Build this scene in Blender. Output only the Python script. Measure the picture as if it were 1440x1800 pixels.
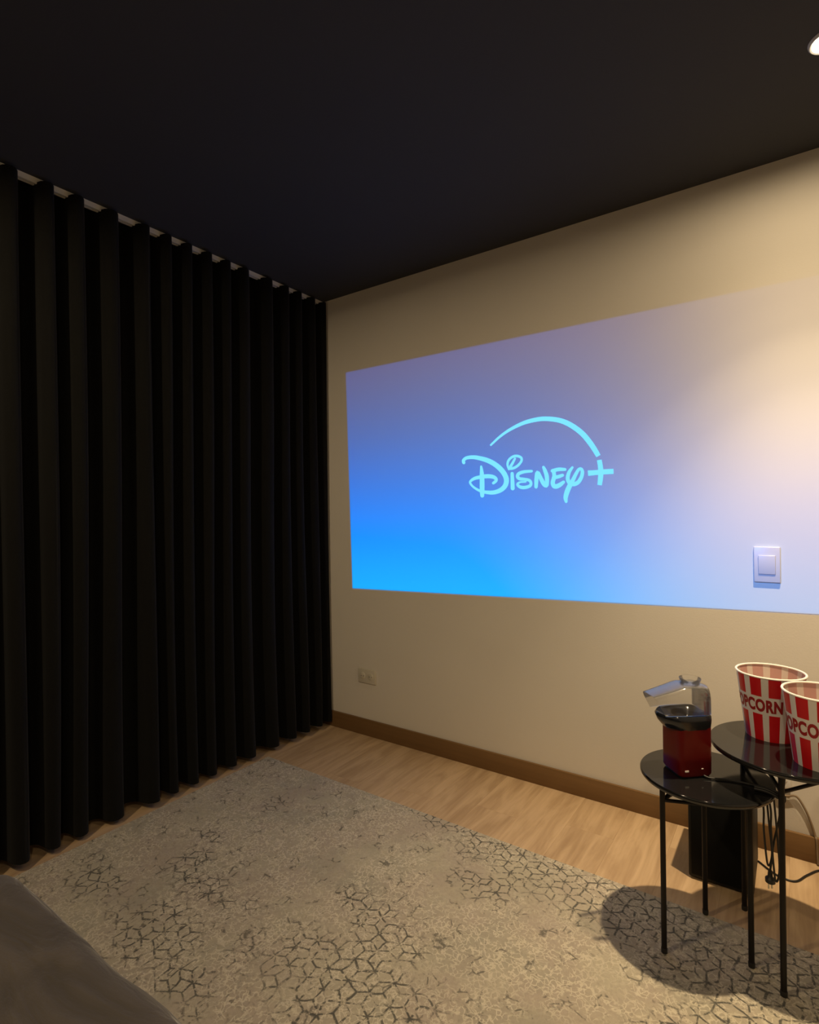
import bpy, bmesh, math, random
from mathutils import Vector, Matrix
random.seed(7)
D = bpy.data
scene = bpy.context.scene
for o in list(D.objects):
    D.objects.remove(o, do_unlink=True)
COL = scene.collection
PI = math.pi

# ---------------------------------------------------------------- camera
cam_d = D.cameras.new('camera'); cam = D.objects.new('camera', cam_d); COL.objects.link(cam)
cam_d.sensor_fit = 'VERTICAL'; cam_d.sensor_height = 36.0; cam_d.lens = 971.0/1800*36
cam_d.clip_start = 0.02
F = Vector((-.573, .8195, 0)).normalized(); R0 = Vector((F.y, -F.x, 0)); U0 = Vector((0, 0, 1))
ROLL = math.radians(.74)
CR = R0*math.cos(ROLL) - U0*math.sin(ROLL); CU = U0*math.cos(ROLL) + R0*math.sin(ROLL)
m = Matrix(((CR.x, CU.x, -F.x, 2.331), (CR.y, CU.y, -F.y, -2.498), (CR.z, CU.z, -F.z, 1.3), (0, 0, 0, 1)))
cam.matrix_world = m
scene.camera = cam

# ---------------------------------------------------------------- world, exposure
w = D.worlds.new('world'); scene.world = w; w.use_nodes = True
w.node_tree.nodes['Background'].inputs[0].default_value = (.02, .02, .025, 1)
w.node_tree.nodes['Background'].inputs[1].default_value = 0.1
vs = scene.view_settings
vs.view_transform = 'Standard'; vs.look = 'None'; vs.exposure = 0.0; vs.gamma = 1.0; vs.use_curve_mapping = False

WARM = (1.0, .76, .47)
H = 2.6                                     # ceiling height
SPOTS = [(2.42, -.56, 240.0), (2.42, -2.75, 30.0), (.75, -2.75, 62.0)]     # ceiling lamps, the last two unseen and put in for fill: x, y, watts
# beam profiles (degrees off axis, relative intensity): a reflector lamp by the wall, two unseen lamps behind the camera widened as fill
BEAM = ([(0, 1.), (14, 1.), (20, .82), (26, .66), (35, .28), (43, .125), (50, .085), (60, .058), (70, .044), (78, .028), (85, .010), (90, 0.)],
        [(0, 1.), (50, 1.), (70, .85), (80, .6), (86, .3), (90, 0.)])
PROJ = Vector((1.30, -3.45, 2.25)); PROJ_W = 900.0

# ---------------------------------------------------------------- helpers: nodes
class NT:
    def __init__(s, tree): s.t = tree; s.n = tree.nodes; s.l = tree.links
    def new(s, ty, **kw):
        n = s.n.new(ty)
        for k, v in kw.items(): setattr(n, k, v)
        return n
    def put(s, sock, v):
        if v is None: return
        if isinstance(v, bpy.types.NodeSocket): s.l.new(v, sock)
        else: sock.default_value = v
    def m(s, op, a=None, b=None, c=None, clamp=False):
        n = s.new('ShaderNodeMath', operation=op, use_clamp=clamp)
        for i, v in enumerate((a, b, c)): s.put(n.inputs[i], v)
        return n.outputs[0]
    def vm(s, op, a=None, b=None, scale=None):
        n = s.new('ShaderNodeVectorMath', operation=op)
        s.put(n.inputs[0], a); s.put(n.inputs[1], b)
        if scale is not None: s.put(n.inputs['Scale'], scale)
        return n.outputs['Value'] if op in ('DOT_PRODUCT', 'LENGTH', 'DISTANCE') else n.outputs['Vector']
    def noise(s, vec, scale, detail=3, rough=.5, dist=0., color=False):
        n = s.new('ShaderNodeTexNoise'); s.put(n.inputs['Vector'], vec)
        n.inputs['Scale'].default_value = scale; n.inputs['Detail'].default_value = detail
        n.inputs['Roughness'].default_value = rough; n.inputs['Distortion'].default_value = dist
        return n.outputs['Color' if color else 'Fac']
    def mix(s, f, a, b):
        n = s.new('ShaderNodeMix', data_type='RGBA'); s.put(n.inputs[0], f)
        for i, v in ((6, a), (7, b)):
            if isinstance(v, tuple) and len(v) == 3: v = (*v, 1)
            s.put(n.inputs[i], v)
        return n.outputs[2]
    def ramp(s, v, lo, hi, a=0., b=1.):
        n = s.new('ShaderNodeMapRange', interpolation_type='SMOOTHSTEP'); s.put(n.inputs[0], v)
        for i, q in ((1, lo), (2, hi), (3, a), (4, b)): n.inputs[i].default_value = q
        return n.outputs[0]
    def bump(s, h, strength=.3, dist=.002):
        n = s.new('ShaderNodeBump'); s.put(n.inputs['Height'], h)
        n.inputs['Strength'].default_value = strength; n.inputs['Distance'].default_value = dist
        return n.outputs[0]
    def obj(s): return s.new('ShaderNodeTexCoord').outputs['Object']
    def sep(s, v):
        n = s.new('ShaderNodeSeparateXYZ'); s.put(n.inputs[0], v); return n.outputs
    def comb(s, x=0., y=0., z=0.):
        n = s.new('ShaderNodeCombineXYZ')
        for i, v in enumerate((x, y, z)): s.put(n.inputs[i], v)
        return n.outputs[0]

def mat(name, col=(.5, .5, .5), rough=.5, metal=0., spec=.5, fn=None, **kw):
    M = D.materials.new(name); M.use_nodes = True
    t = NT(M.node_tree); b = M.node_tree.nodes['Principled BSDF']
    b.inputs['Base Color'].default_value = (*col, 1); b.inputs['Roughness'].default_value = rough
    b.inputs['Metallic'].default_value = metal; b.inputs['Specular IOR Level'].default_value = spec
    for k, v in kw.items(): b.inputs[k.replace('_', ' ')].default_value = v
    if fn: fn(t, b)
    return M

# ---------------------------------------------------------------- materials
def f_wall(t, b):
    c = t.obj(); n = t.noise(c, 3.0, 4)
    t.put(b.inputs['Base Color'], t.mix(n, (.71, .675, .605), (.67, .635, .57)))
    t.put(b.inputs['Normal'], t.bump(t.noise(c, 160, 2), .12, .002))
M_wall = mat('wall_paint', rough=.85, spec=.25, fn=f_wall)
def f_ceil(t, b):
    c = t.obj()
    t.put(b.inputs['Base Color'], t.mix(t.noise(c, 2, 3), (.046, .048, .052), (.040, .042, .046)))
    t.put(b.inputs['Normal'], t.bump(t.noise(c, 200, 2), .1, .002))
M_ceil = mat('ceiling_black_paint', rough=.8, spec=.3, fn=f_ceil)
def f_wood(t, b):
    c = t.obj(); info = t.new('ShaderNodeObjectInfo'); r = info.outputs['Random']
    off = t.comb(t.m('MULTIPLY', r, 37.), t.m('MULTIPLY', r, 91.), 0.)
    p = t.vm('ADD', c, off)
    g1 = t.noise(t.vm('MULTIPLY', p, (13., 2.4, 1.)), 1.0, 5, .55, 1.1)
    g2 = t.noise(t.vm('MULTIPLY', p, (70., 3.5, 1.)), 1.0, 3, .6, .3)
    g3 = t.noise(t.vm('MULTIPLY', p, (5., 1.2, 1.)), 1.0, 2)
    f = t.m('ADD', t.m('MULTIPLY', t.ramp(g1, .3, .72), .6), t.m('MULTIPLY', t.ramp(g2, .3, .7), .25))
    f = t.m('ADD', f, t.m('MULTIPLY', g3, .25), clamp=True)
    col = t.mix(f, (.36, .235, .125), (.60, .43, .255))
    tone = t.m('MULTIPLY_ADD', r, .05, .975)
    t.put(b.inputs['Base Color'], t.vm('SCALE', col, scale=tone))
    t.put(b.inputs['Normal'], t.bump(g2, .15, .001))
M_wood = mat('oak_floor', rough=.42, spec=.4, fn=f_wood)
def f_base(t, b):
    c = t.obj(); g = t.noise(t.vm('MULTIPLY', c, (2., 30., 40.)), 1.2, 4, .5, .5)
    t.put(b.inputs['Base Color'], t.mix(g, (.15, .082, .030), (.23, .130, .052)))
M_base = mat('skirting_wood', rough=.45, spec=.4, fn=f_base)
def f_curtain(t, b):
    c = t.obj(); n = t.noise(t.vm('MULTIPLY', c, (1., 1., .4)), 260, 2)
    t.put(b.inputs['Base Color'], t.mix(n, (.009, .009, .0085), (.016, .016, .015)))
    t.put(b.inputs['Normal'], t.bump(n, .25, .001))
M_curtain = mat('black_curtain_cloth', rough=.9, spec=.15, fn=f_curtain, Sheen_Weight=.15, Sheen_Roughness=.5)
M_track = mat('white_track', (.75, .75, .70), rough=.4)
M_white = mat('white_plastic', (.80, .80, .78), rough=.35)
M_switch = mat('switch_plastic', (.58, .58, .58), rough=.3)
M_black = mat('black_gloss', (.010, .010, .010), rough=.10, spec=.6)
M_tmetal = mat('black_powdercoat', (.008, .006, .005), rough=.5, spec=.25)
M_box = mat('black_vinyl', (.006, .0065, .006), rough=.55, spec=.3)
M_boxgrille = mat('black_grille', (.0035, .004, .0035), rough=.8, spec=.2)
M_cord = mat('black_rubber', (.012, .011, .010), rough=.5)
M_steel = mat('plug_pins', (.6, .58, .5), rough=.3, metal=1.)
M_red = mat('red_enamel', (.135, .004, .003), rough=.30, spec=.4)
M_blackpl = mat('glossy_black_plastic', (.012, .014, .018), rough=.16, spec=.6)
M_mark = mat('pale_print', (.8, .75, .7), rough=.4)
def f_clear(t, b):
    o = t.n['Material Output']; tr = t.new('ShaderNodeBsdfTransparent'); tr.inputs[0].default_value = (.99, .99, .985, 1)
    g = t.new('ShaderNodeBsdfGlossy'); g.inputs['Roughness'].default_value = .06; g.inputs[0].default_value = (.9, .9, .92, 1)
    fr = t.new('ShaderNodeFresnel'); fr.inputs[0].default_value = 1.5
    d = t.new('ShaderNodeBsdfDiffuse'); d.inputs[0].default_value = (.75, .75, .75, 1)
    mx = t.new('ShaderNodeMixShader'); t.l.new(t.m('MULTIPLY_ADD', fr.outputs[0], .9, .0, clamp=True), mx.inputs[0])
    t.l.new(tr.outputs[0], mx.inputs[1]); t.l.new(g.outputs[0], mx.inputs[2])
    m2 = t.new('ShaderNodeMixShader'); m2.inputs[0].default_value = .035
    t.l.new(mx.outputs[0], m2.inputs[1]); t.l.new(d.outputs[0], m2.inputs[2])
    t.l.new(m2.outputs[0], o.inputs[0])
M_clear = mat('clear_plastic', fn=f_clear)
M_bwhite = mat('bucket_white', (.80, .76, .70), rough=.4, Subsurface_Weight=.0)
M_bred = mat('bucket_red', (.62, .008, .012), rough=.32)
M_biw = mat('bucket_inside_white', (.66, .56, .48), rough=.5)
M_bip = mat('bucket_inside_pink', (.52, .30, .26), rough=.5)
M_btext = mat('bucket_lettering_red', (.34, .012, .012), rough=.4)
M_brim = mat('bucket_rim_white', (.86, .82, .74), rough=.35)
def f_sofa(t, b):
    c = t.obj(); n = t.noise(t.vm('MULTIPLY', c, (1., 2.2, 1.)), 4.2, 4, .5, 1.2); n2 = t.noise(c, 420, 2)
    t.put(b.inputs['Base Color'], t.mix(t.ramp(n, .3, .7), (.085, .074, .063), (.125, .108, .092)))
    h = t.m('ADD', t.m('MULTIPLY', n, 1.0), t.m('MULTIPLY', n2, .02))
    t.put(b.inputs['Normal'], t.bump(h, .6, .03))
M_sofa = mat('taupe_velvet', rough=.85, spec=.2, fn=f_sofa, Sheen_Weight=.3, Sheen_Roughness=.4)
def emit(name, col, s):
    M = D.materials.new(name); M.use_nodes = True; t = NT(M.node_tree)
    for n in list(t.n):
        if n.type == 'BSDF_PRINCIPLED': t.n.remove(n)
    e = t.new('ShaderNodeEmission'); e.inputs[0].default_value = (*col, 1); e.inputs[1].default_value = s
    t.l.new(e.outputs[0], t.n['Material Output'].inputs[0]); return M
M_lens = emit('lamp_lens', (1.0, .86, .60), 14.0)

# rug: worn beige print, faded web of pale lines, patches of dark lines forming tumbling-block hexagons
def f_rug(t, b):
    c = t.obj()                                             # metres, origin at the rug's back left corner, world axes
    warp = t.vm('SCALE', t.vm('SUBTRACT', t.noise(c, 9., 2, color=True), (.5, .5, .5)), scale=.045)
    p = t.vm('ADD', c, warp)
    S = .070; q = t.vm('SCALE', p, scale=1/S)
    xyz = t.sep(q); X, Y = xyz[0], xyz[1]; R3 = math.sqrt(3)
    def cell(ox, oy):
        ax = t.m('SUBTRACT', t.m('FLOORED_MODULO', t.m('ADD', X, ox), 1.), .5)
        ay = t.m('SUBTRACT', t.m('FLOORED_MODULO', t.m('ADD', Y, oy), R3), R3/2)
        return ax, ay, t.m('ADD', t.m('MULTIPLY', ax, ax), t.m('MULTIPLY', ay, ay))
    ax, ay, da = cell(0, 0); bx, by, db = cell(.5, R3/2)
    sel = t.m('LESS_THAN', db, da)
    def lerp(a, bb): return t.m('MULTIPLY_ADD', sel, t.m('SUBTRACT', bb, a), a)
    gx, gy = lerp(ax, bx), lerp(ay, by)
    absx, absy = t.m('ABSOLUTE', gx), t.m('ABSOLUTE', gy)
    hexd = t.m('MAXIMUM', absx, t.m('ADD', t.m('MULTIPLY', absx, .5), t.m('MULTIPLY', absy, R3/2)))
    e1 = t.m('SUBTRACT', .5, hexd)
    th = t.m('ARCTAN2', gy, gx); rr = t.m('SQRT', t.m('ADD', t.m('MULTIPLY', gx, gx), t.m('MULTIPLY', gy, gy)))
    fold = t.m('SUBTRACT', t.m('FLOORED_MODULO', t.m('ADD', th, PI/2 + PI/3), 2*PI/3), PI/3)
    e2 = t.m('MULTIPLY', rr, t.m('ABSOLUTE', t.m('SINE', fold)))
    edge = t.m('MINIMUM', e1, e2)
    dark = t.ramp(edge, .022, .060, 1., 0.)
    # where the dark print has survived
    spots = [(1.31, -1.40, .42, .26), (1.27, -1.18, .20, .18), (1.60, -1.75, .5, .3), (.70, -1.55, .24, .16), (.44, -.83, .09, .07), (.47, -1.26, .10, .06),
             (.39, -1.14, .14, .05), (1.12, -.53, .30, .10), (1.50, -.61, .40, .15), (1.85, -.64, .42, .22), (2.35, -.75, .5, .32),
             (1.14, -1.10, .15, .08), (.92, -1.62, .16, .10), (.60, -1.35, .20, .10), (1.45, -.80, .18, .10), (2.05, -1.02, .10, .08), (.30, -1.52, .22, .10)]
    mk = None
    for (sx, sy, rx, ry) in spots:
        d = t.vm('LENGTH', t.vm('MULTIPLY', t.vm('SUBTRACT', c, (sx - RX0, sy - RY0, 0.)), (1/rx, 1/ry, 0.)))
        v = t.m('SUBTRACT', 1., d)
        mk = v if mk is None else t.m('MAXIMUM', mk, v)
    mk = t.m('MAXIMUM', mk, -.45)
    mk = t.m('ADD', mk, t.m('MULTIPLY', t.m('SUBTRACT', t.noise(c, 8., 5, .65), .5), 2.4))
    mk = t.ramp(mk, .0, .55)
    worn = t.ramp(t.noise(c, 60., 3, .65), .38, .54)
    dark = t.m('MULTIPLY', dark, t.m('MULTIPLY', mk, worn))
    # pale web
    vo = t.new('ShaderNodeTexVoronoi', feature='DISTANCE_TO_EDGE'); vo.inputs['Scale'].default_value = 58.
    t.put(vo.inputs['Vector'], t.vm('ADD', c, t.vm('SCALE', t.vm('SUBTRACT', t.noise(c, 34., 2, color=True), (.5, .5, .5)), scale=.045)))
    web = t.ramp(vo.outputs['Distance'], .03, .13, 1., 0.)
    wm = t.ramp(t.noise(t.vm('ADD', c, (3., 5., 0.)), 2.6, 4, .6), .34, .54)
    wm2 = t.ramp(t.noise(c, 40., 2), .35, .5)
    web = t.m('MULTIPLY', t.m('MULTIPLY', web, wm), wm2)
    # scattered dark broken marks
    v2 = t.new('ShaderNodeTexVoronoi', feature='DISTANCE_TO_EDGE'); v2.inputs['Scale'].default_value = 26.
    t.put(v2.inputs['Vector'], t.vm('ADD', p, (7., 2., 0.)))
    br = t.m('MULTIPLY', t.ramp(v2.outputs['Distance'], .03, .09, 1., 0.), t.ramp(t.noise(c, 15., 4, .75), .53, .63))
    n1 = t.noise(c, 3.2, 5, .6); n2 = t.noise(t.vm('ADD', c, (9., 1., 0.)), 5., 4, .6); n3 = t.noise(c, 85., 3, .7)
    col = t.mix(t.ramp(n1, .38, .62), (.45, .405, .30), (.42, .36, .28))
    col = t.mix(t.m('MULTIPLY', t.ramp(n2, .48, .66), .7), col, (.36, .335, .255))
    col = t.mix(t.m('MULTIPLY', t.ramp(n3, .4, .7), .35), col, (.30, .27, .205))
    col = t.mix(t.m('MULTIPLY', web, .8), col, (.64, .58, .44))
    col = t.mix(t.m('MULTIPLY', dark, .88), col, (.075, .076, .066))
    col = t.mix(t.m('MULTIPLY', br, .7), col, (.085, .082, .07))
    t.put(b.inputs['Base Color'], col)
    t.put(b.inputs['Normal'], t.bump(t.noise(c, 380., 2, .7), .6, .003))
RX0, RY0 = .012, -.525
M_rug = mat('printed_rug', rough=.95, spec=.1, fn=f_rug)

# ---------------------------------------------------------------- helpers: objects and meshes
def link(name, me, material=None, parent=None, loc=(0, 0, 0), rot=(0, 0, 0)):
    o = D.objects.new(name, me); COL.objects.link(o)
    if material is not None and me is not None and not me.materials:
        for q in (material if isinstance(material, (list, tuple)) else [material]): me.materials.append(q)
    o.location = loc; o.rotation_euler = rot
    if parent is not None: o.parent = parent
    return o
def done(bm, name, smooth=False):
    bmesh.ops.recalc_face_normals(bm, faces=bm.faces[:])
    me = D.meshes.new(name); bm.to_mesh(me); bm.free()
    if smooth:
        for p in me.polygons: p.use_smooth = True
        try: me.set_sharp_from_angle(angle=math.radians(smooth if smooth is not True else 40))
        except Exception: pass
    return me
def tag(o, label, cat=None, group=None, kind=None):
    o['label'] = label
    if cat: o['category'] = cat
    if group: o['group'] = group
    if kind: o['kind'] = kind
    return o
def thing(name, label, cat, loc=(0, 0, 0), rz=0., group=None):
    o = D.objects.new(name, None); COL.objects.link(o); o.empty_display_size = .05
    o.location = loc; o.rotation_euler = (0, 0, rz)
    return tag(o, label, cat, group)
def add_box(bm, lo, hi, bev=0., seg=2):
    r = bmesh.ops.create_cube(bm, size=1.0)
    vs_ = r['verts']
    for v in vs_:
        v.co = Vector([lo[i] + (v.co[i] + .5)*(hi[i] - lo[i]) for i in range(3)])
    if bev:
        ed = list({e for v in vs_ for e in v.link_edges})
        bmesh.ops.bevel(bm, geom=ed, offset=bev, segments=seg, affect='EDGES', profile=.5)
def box(name, lo, hi, material, parent=None, bev=0., seg=2, loc=(0, 0, 0), rot=(0, 0, 0)):
    bm = bmesh.new(); add_box(bm, lo, hi, bev, seg)
    return link(name, done(bm, name, bool(bev) and 40), material, parent, loc, rot)
def lathe_bm(bm, prof, n=48, c=(0, 0, 0), cap0=True, cap1=True):
    rings = []
    for r, z in prof:
        rings.append([bm.verts.new((c[0] + r*math.cos(2*PI*k/n), c[1] + r*math.sin(2*PI*k/n), c[2] + z)) for k in range(n)])
    for a, b_ in zip(rings, rings[1:]):
        for k in range(n): bm.faces.new((a[k], a[(k+1) % n], b_[(k+1) % n], b_[k]))
    if cap0: bm.faces.new(rings[0][::-1])
    if cap1: bm.faces.new(rings[-1])
    return rings
def lathe(name, prof, material, parent=None, n=48, loc=(0, 0, 0), rot=(0, 0, 0), cap0=True, cap1=True, ang=40):
    bm = bmesh.new(); lathe_bm(bm, prof, n, cap0=cap0, cap1=cap1)
    return link(name, done(bm, name, ang), material, parent, loc, rot)
def spline(P, n=8):
    P = [Vector(p) for p in P]; Q = [2*P[0] - P[1]] + P + [2*P[-1] - P[-2]]; out = []
    for i in range(1, len(Q) - 2):
        p0, p1, p2, p3 = Q[i-1:i+3]
        for k in range(n):
            t = k/n
            out.append(.5*(2*p1 + (p2 - p0)*t + (2*p0 - 5*p1 + 4*p2 - p3)*t*t + (3*p1 - p0 - 3*p2 + p3)*t**3))
    out.append(P[-1]); return out
def tube_bm(bm, P, r, n=10, sm=8):
    P = spline(P, sm) if sm and len(P) > 2 else [Vector(p) for p in P]
    up = Vector((0, 0, 1)); prev = None; rings = []
    for i, p in enumerate(P):
        t = (P[min(i+1, len(P)-1)] - P[max(i-1, 0)]).normalized()
        if prev is None:
            a = t.cross(up)
            if a.length < .05: a = t.cross(Vector((1, 0, 0)))
        else: a = prev - t*prev.dot(t)
        a.normalize(); prev = a; b_ = t.cross(a)
        rings.append([bm.verts.new(p + (a*math.cos(2*PI*k/n) + b_*math.sin(2*PI*k/n))*r) for k in range(n)])
    for u, v in zip(rings, rings[1:]):
        for k in range(n): bm.faces.new((u[k], u[(k+1) % n], v[(k+1) % n], v[k]))
    bm.faces.new(rings[0][::-1]); bm.faces.new(rings[-1])
def tube(name, P, r, material, parent=None, n=10, sm=8):
    bm = bmesh.new(); tube_bm(bm, P, r, n, sm)
    return link(name, done(bm, name, 50), material, parent)
def struct(o, label): o['kind'] = 'structure'; o['label'] = label; return o

# ---------------------------------------------------------------- the room
X0, X1, Y0 = -.17, 4.1, -4.3
struct(box('wall_front', (X0, 0, 0), (X1, .12, H), M_wall), 'beige painted wall carrying the projected picture')
struct(box('wall_left', (X0 - .12, Y0, 0), (X0, .12, H), M_wall), 'beige wall hidden behind the black curtain')
struct(box('wall_right', (X1, Y0, 0), (X1 + .12, .12, H), M_wall), 'beige wall on the right side of the room')
struct(box('wall_back', (X0 - .12, Y0 - .12, 0), (X1 + .12, Y0, H), M_wall), 'beige wall behind the sofa')
struct(box('ceiling', (X0 - .12, Y0 - .12, H), (X1 + .12, .12, H + .1), M_ceil), 'matt black painted ceiling')
struct(box('baseboard_front', (X0, -.014, 0), (X1, 0, .094), M_base, bev=.003), 'brown wooden skirting board along the picture wall')
struct(box('baseboard_right', (X1 - .014, Y0, 0), (X1, -.014, .094), M_base, bev=.003), 'brown wooden skirting board along the right wall')
struct(box('baseboard_back', (X0, Y0, 0), (X1 - .014, Y0 + .014, .094), M_base, bev=.003), 'brown wooden skirting board along the back wall')
floor = struct(box('floor', (X0 - .12, Y0 - .12, -.08), (X1 + .12, .12, -.006), M_wood), 'light oak plank floor')
PW, PL, cache = .19, 1.28, {}
i = 0; x = X0
while x < X1 - .01:
    wdt = min(PW, X1 - x); y = -((i*.47) % 1.0)*PL*.9; top = 0.
    while top > Y0 + .01:
        bot = max(y - PL if y - PL > Y0 else Y0, Y0)
        if y < 0 and top == 0.: bot = y if y < -.15 else y - PL
        ln = round(top - bot, 3); key = (round(wdt, 3), ln)
        if key not in cache:
            bm = bmesh.new(); add_box(bm, (-wdt/2 + .0001, -ln/2 + .0001, -.006), (wdt/2 - .0001, ln/2 - .0001, 0), .0003, 1)
            cache[key] = done(bm, 'plank', 30); cache[key].materials.append(M_wood)
        link('plank', cache[key], None, floor, (x + wdt/2, (top + bot)/2, 0))
        top = bot; y = bot
    x += PW; i += 1

# ---------------------------------------------------------------- curtain on its white ceiling track
tips_v = [-1.667, -1.541, -1.435, -1.300, -1.152, -1.046, -.941, -.832, -.722, -.616, -.451, -.327, -.230, -.119, -.022]
tips = []
yy = tips_v[0]
rnd = random.Random(3)
while yy > -3.9:
    yy -= .115 + rnd.random()*.03; tips.append(yy)
tips = tips[::-1] + tips_v
prof = []                                        # (y, depth 0..1, fold index)
SEG = 14
for k in range(len(tips) - 1):
    a, b_ = tips[k], tips[k+1]
    for s in range(SEG):
        u = s/SEG; d = .5 + .5*math.cos(2*PI*u)
        d = d**.95
        yv = a + (b_ - a)*(u + .055*math.sin(4*PI*u)) 
        prof.append((yv, d, k + u))
prof.append((tips[-1], 1., len(tips) - 1))
NZ = 34; bm = bmesh.new(); grid = []
ph = [rnd.random()*6.28 for _ in range(len(tips) + 2)]; am = [rnd.random() for _ in range(len(tips) + 2)]
for j in range(NZ + 1):
    v = j/NZ; z = .028 + v*(2.584 - .028); row = []
    for (yv, d, fk) in prof:
        k = int(fk); u = fk - k
        wob = (math.sin(ph[k] + 2.2*(1 - v)*(1 + am[k]))*(1 - u) + math.sin(ph[k+1] + 2.2*(1 - v)*(1 + am[k+1]))*u)
        amp = 1. + .12*(1 - v)*wob
        xx = -.110 + .108*d*amp
        y2 = yv + .010*(1 - v)*wob*(1 if yv < -.05 else .2)
        if yv > -.03: y2 = min(y2, -.018)
        hem = z + (.006*wob*(1 - v)**4)
        row.append(bm.verts.new((xx, y2, hem)))
    grid.append(row)
for a, b_ in zip(grid, grid[1:]):
    for k in range(len(a) - 1): bm.faces.new((a[k], a[k+1], b_[k+1], b_[k]))
bmesh.ops.solidify(bm, geom=bm.faces[:], thickness=.003)
cur = link('curtain', done(bm, 'curtain', 60), M_curtain)
tag(cur, 'floor-length pleated black curtain covering the whole left wall', 'curtain')
tr = thing('curtain_track', 'thin white curtain track on the black ceiling above the curtain', 'curtain track', (-.055, 0, H))
bm = bmesh.new()
for lo, hi in (((-.013, -3.95, -.004), (.013, -.003, 0)), ((-.013, -3.95, -.022), (-.009, -.003, -.004)), ((.009, -3.95, -.022), (.013, -.003, -.004)),
               ((-.009, -3.95, -.022), (-.004, -.003, -.019)), ((.004, -3.95, -.022), (.009, -.003, -.019))): add_box(bm, lo, hi)
link('rail', done(bm, 'rail'), M_track, tr)
bm = bmesh.new(); add_box(bm, (-.014, -.0025, -.024), (.014, 0, 0), .001, 1)
link('end_cap', done(bm, 'end_cap'), M_track, tr, (0, -.0005, 0))

# ---------------------------------------------------------------- ceiling lamps
L_LAB = ['round recessed ceiling lamp above the round tables, lit warm white', 'unseen round ceiling lamp near the sofa back on the right side, added as wide fill light', 'unseen round ceiling lamp near the curtain above the sofa, added as wide fill light']
lamp0 = None
for k, (lx, ly, wt) in enumerate(SPOTS):
    t_ = thing('ceiling_downlight_and_fill', L_LAB[k], 'ceiling lamp', (lx, ly, H), 0, 'recessed ceiling lamp and unseen fill lamps')
    if lamp0 is None:
        ring = lathe('trim_ring', [(.0385, -.001), (.0395, -.006), (.043, -.008), (.047, -.004), (.048, 0), (.0385, 0)], M_white, t_, 40)
        refl = lathe('reflector', [(.0384, -.0045), (.0372, -.0015), (.030, -.001), (.030, -.0005), (.0384, -.0005)], M_white, t_, 40, cap0=False, cap1=False)
        lens = lathe('lens', [(.0366, -.0022), (.0366, -.0040), (.024, -.0066), (.006, -.0074)], M_lens, t_, 32)
        lamp0 = (ring, refl, lens)
    else:
        for q in lamp0:
            c2 = q.copy(); COL.objects.link(c2); c2.parent = t_
    ld = D.lights.new('downlight_beam', 'SPOT'); ld.energy = wt; ld.color = WARM
    ld.spot_size = math.radians(179); ld.spot_blend = .02; ld.shadow_soft_size = .022
    ld.use_nodes = True; t = NT(ld.node_tree); em = [n for n in t.n if n.type == 'EMISSION'][0]
    nz = t.m('ABSOLUTE', t.sep(t.new('ShaderNodeTexCoord').outputs['Normal'])[2])
    deg = t.m('DIVIDE', t.m('ARCCOSINE', t.m('MINIMUM', nz, 1.)), PI/2)
    cr = t.new('ShaderNodeValToRGB'); e = cr.color_ramp; pr = BEAM[0 if k == 0 else 1]
    e.elements[0].position = 0; e.elements[0].color = (pr[0][1],)*3 + (1,)
    e.elements[1].position = 1; e.elements[1].color = (0, 0, 0, 1)
    for dg, vv in pr[1:-1]: e.elements.new(dg/90).color = (vv, vv, vv, 1)
    t.l.new(deg, cr.inputs[0]); t.l.new(cr.outputs[0], em.inputs[1])
    lo = D.objects.new('downlight_beam', ld); COL.objects.link(lo); lo.location = (lx, ly, H - .03)

# ---------------------------------------------------------------- the projected picture: beam lamp, tinted panel, glowing logo
TL, TR, BR, BL = (.132, 2.139), (2.565, 2.139), (2.545, .912), (.164, .851)
ld = D.lights.new('projector_beam', 'SPOT'); ld.energy = PROJ_W; ld.spot_size = math.radians(60); ld.spot_blend = 0; ld.shadow_soft_size = .004
lo = D.objects.new('projector_beam', ld); COL.objects.link(lo); lo.location = PROJ; lo.rotation_euler = (PI/2, 0, 0)
ld.use_nodes = True; t = NT(ld.node_tree); em = [n for n in t.n if n.type == 'EMISSION'][0]
nv = t.sep(t.new('ShaderNodeTexCoord').outputs['Normal'])
az = t.m('ABSOLUTE', nv[2])
SGN = 1.0
hx = t.m('MULTIPLY_ADD', t.m('DIVIDE', nv[0], az), SGN*(-PROJ.y), PROJ.x)
hz = t.m('MULTIPLY_ADD', t.m('DIVIDE', nv[1], az), SGN*(-PROJ.y), PROJ.z)
def inside(v, e=.004): return t.ramp(v, -e, e)
vz = t.m('DIVIDE', t.m('SUBTRACT', hz, .851), 2.139 - .851)                      # 0 bottom .. 1 top
left = t.m('SUBTRACT', hx, t.m('MULTIPLY_ADD', vz, TL[0] - BL[0], BL[0]))
right = t.m('SUBTRACT', t.m('MULTIPLY_ADD', vz, TR[0] - BR[0], BR[0]), hx)
ux = t.m('DIVIDE', t.m('SUBTRACT', hx, BL[0]), 2.38)
bot = t.m('SUBTRACT', hz, t.m('MULTIPLY_ADD', ux, BR[1] - BL[1], BL[1]))
top = t.m('SUBTRACT', TL[1], hz)
mask = t.m('MULTIPLY', t.m('MULTIPLY', inside(left), inside(right)), t.m('MULTIPLY', inside(bot), inside(top)))
cr = t.new('ShaderNodeValToRGB'); e = cr.color_ramp; e.interpolation = 'B_SPLINE'
e.elements[0].position = 0; e.elements[0].color = (.00, .34, 1.0, 1)
e.elements[1].position = 1; e.elements[1].color = (.03, .028, .155, 1)
for ps, c_ in ((.22, (.0, .18, .88)), (.45, (.005, .085, .58)), (.70, (.018, .042, .30))):
    q = e.elements.new(ps); q.color = (*c_, 1)
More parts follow.
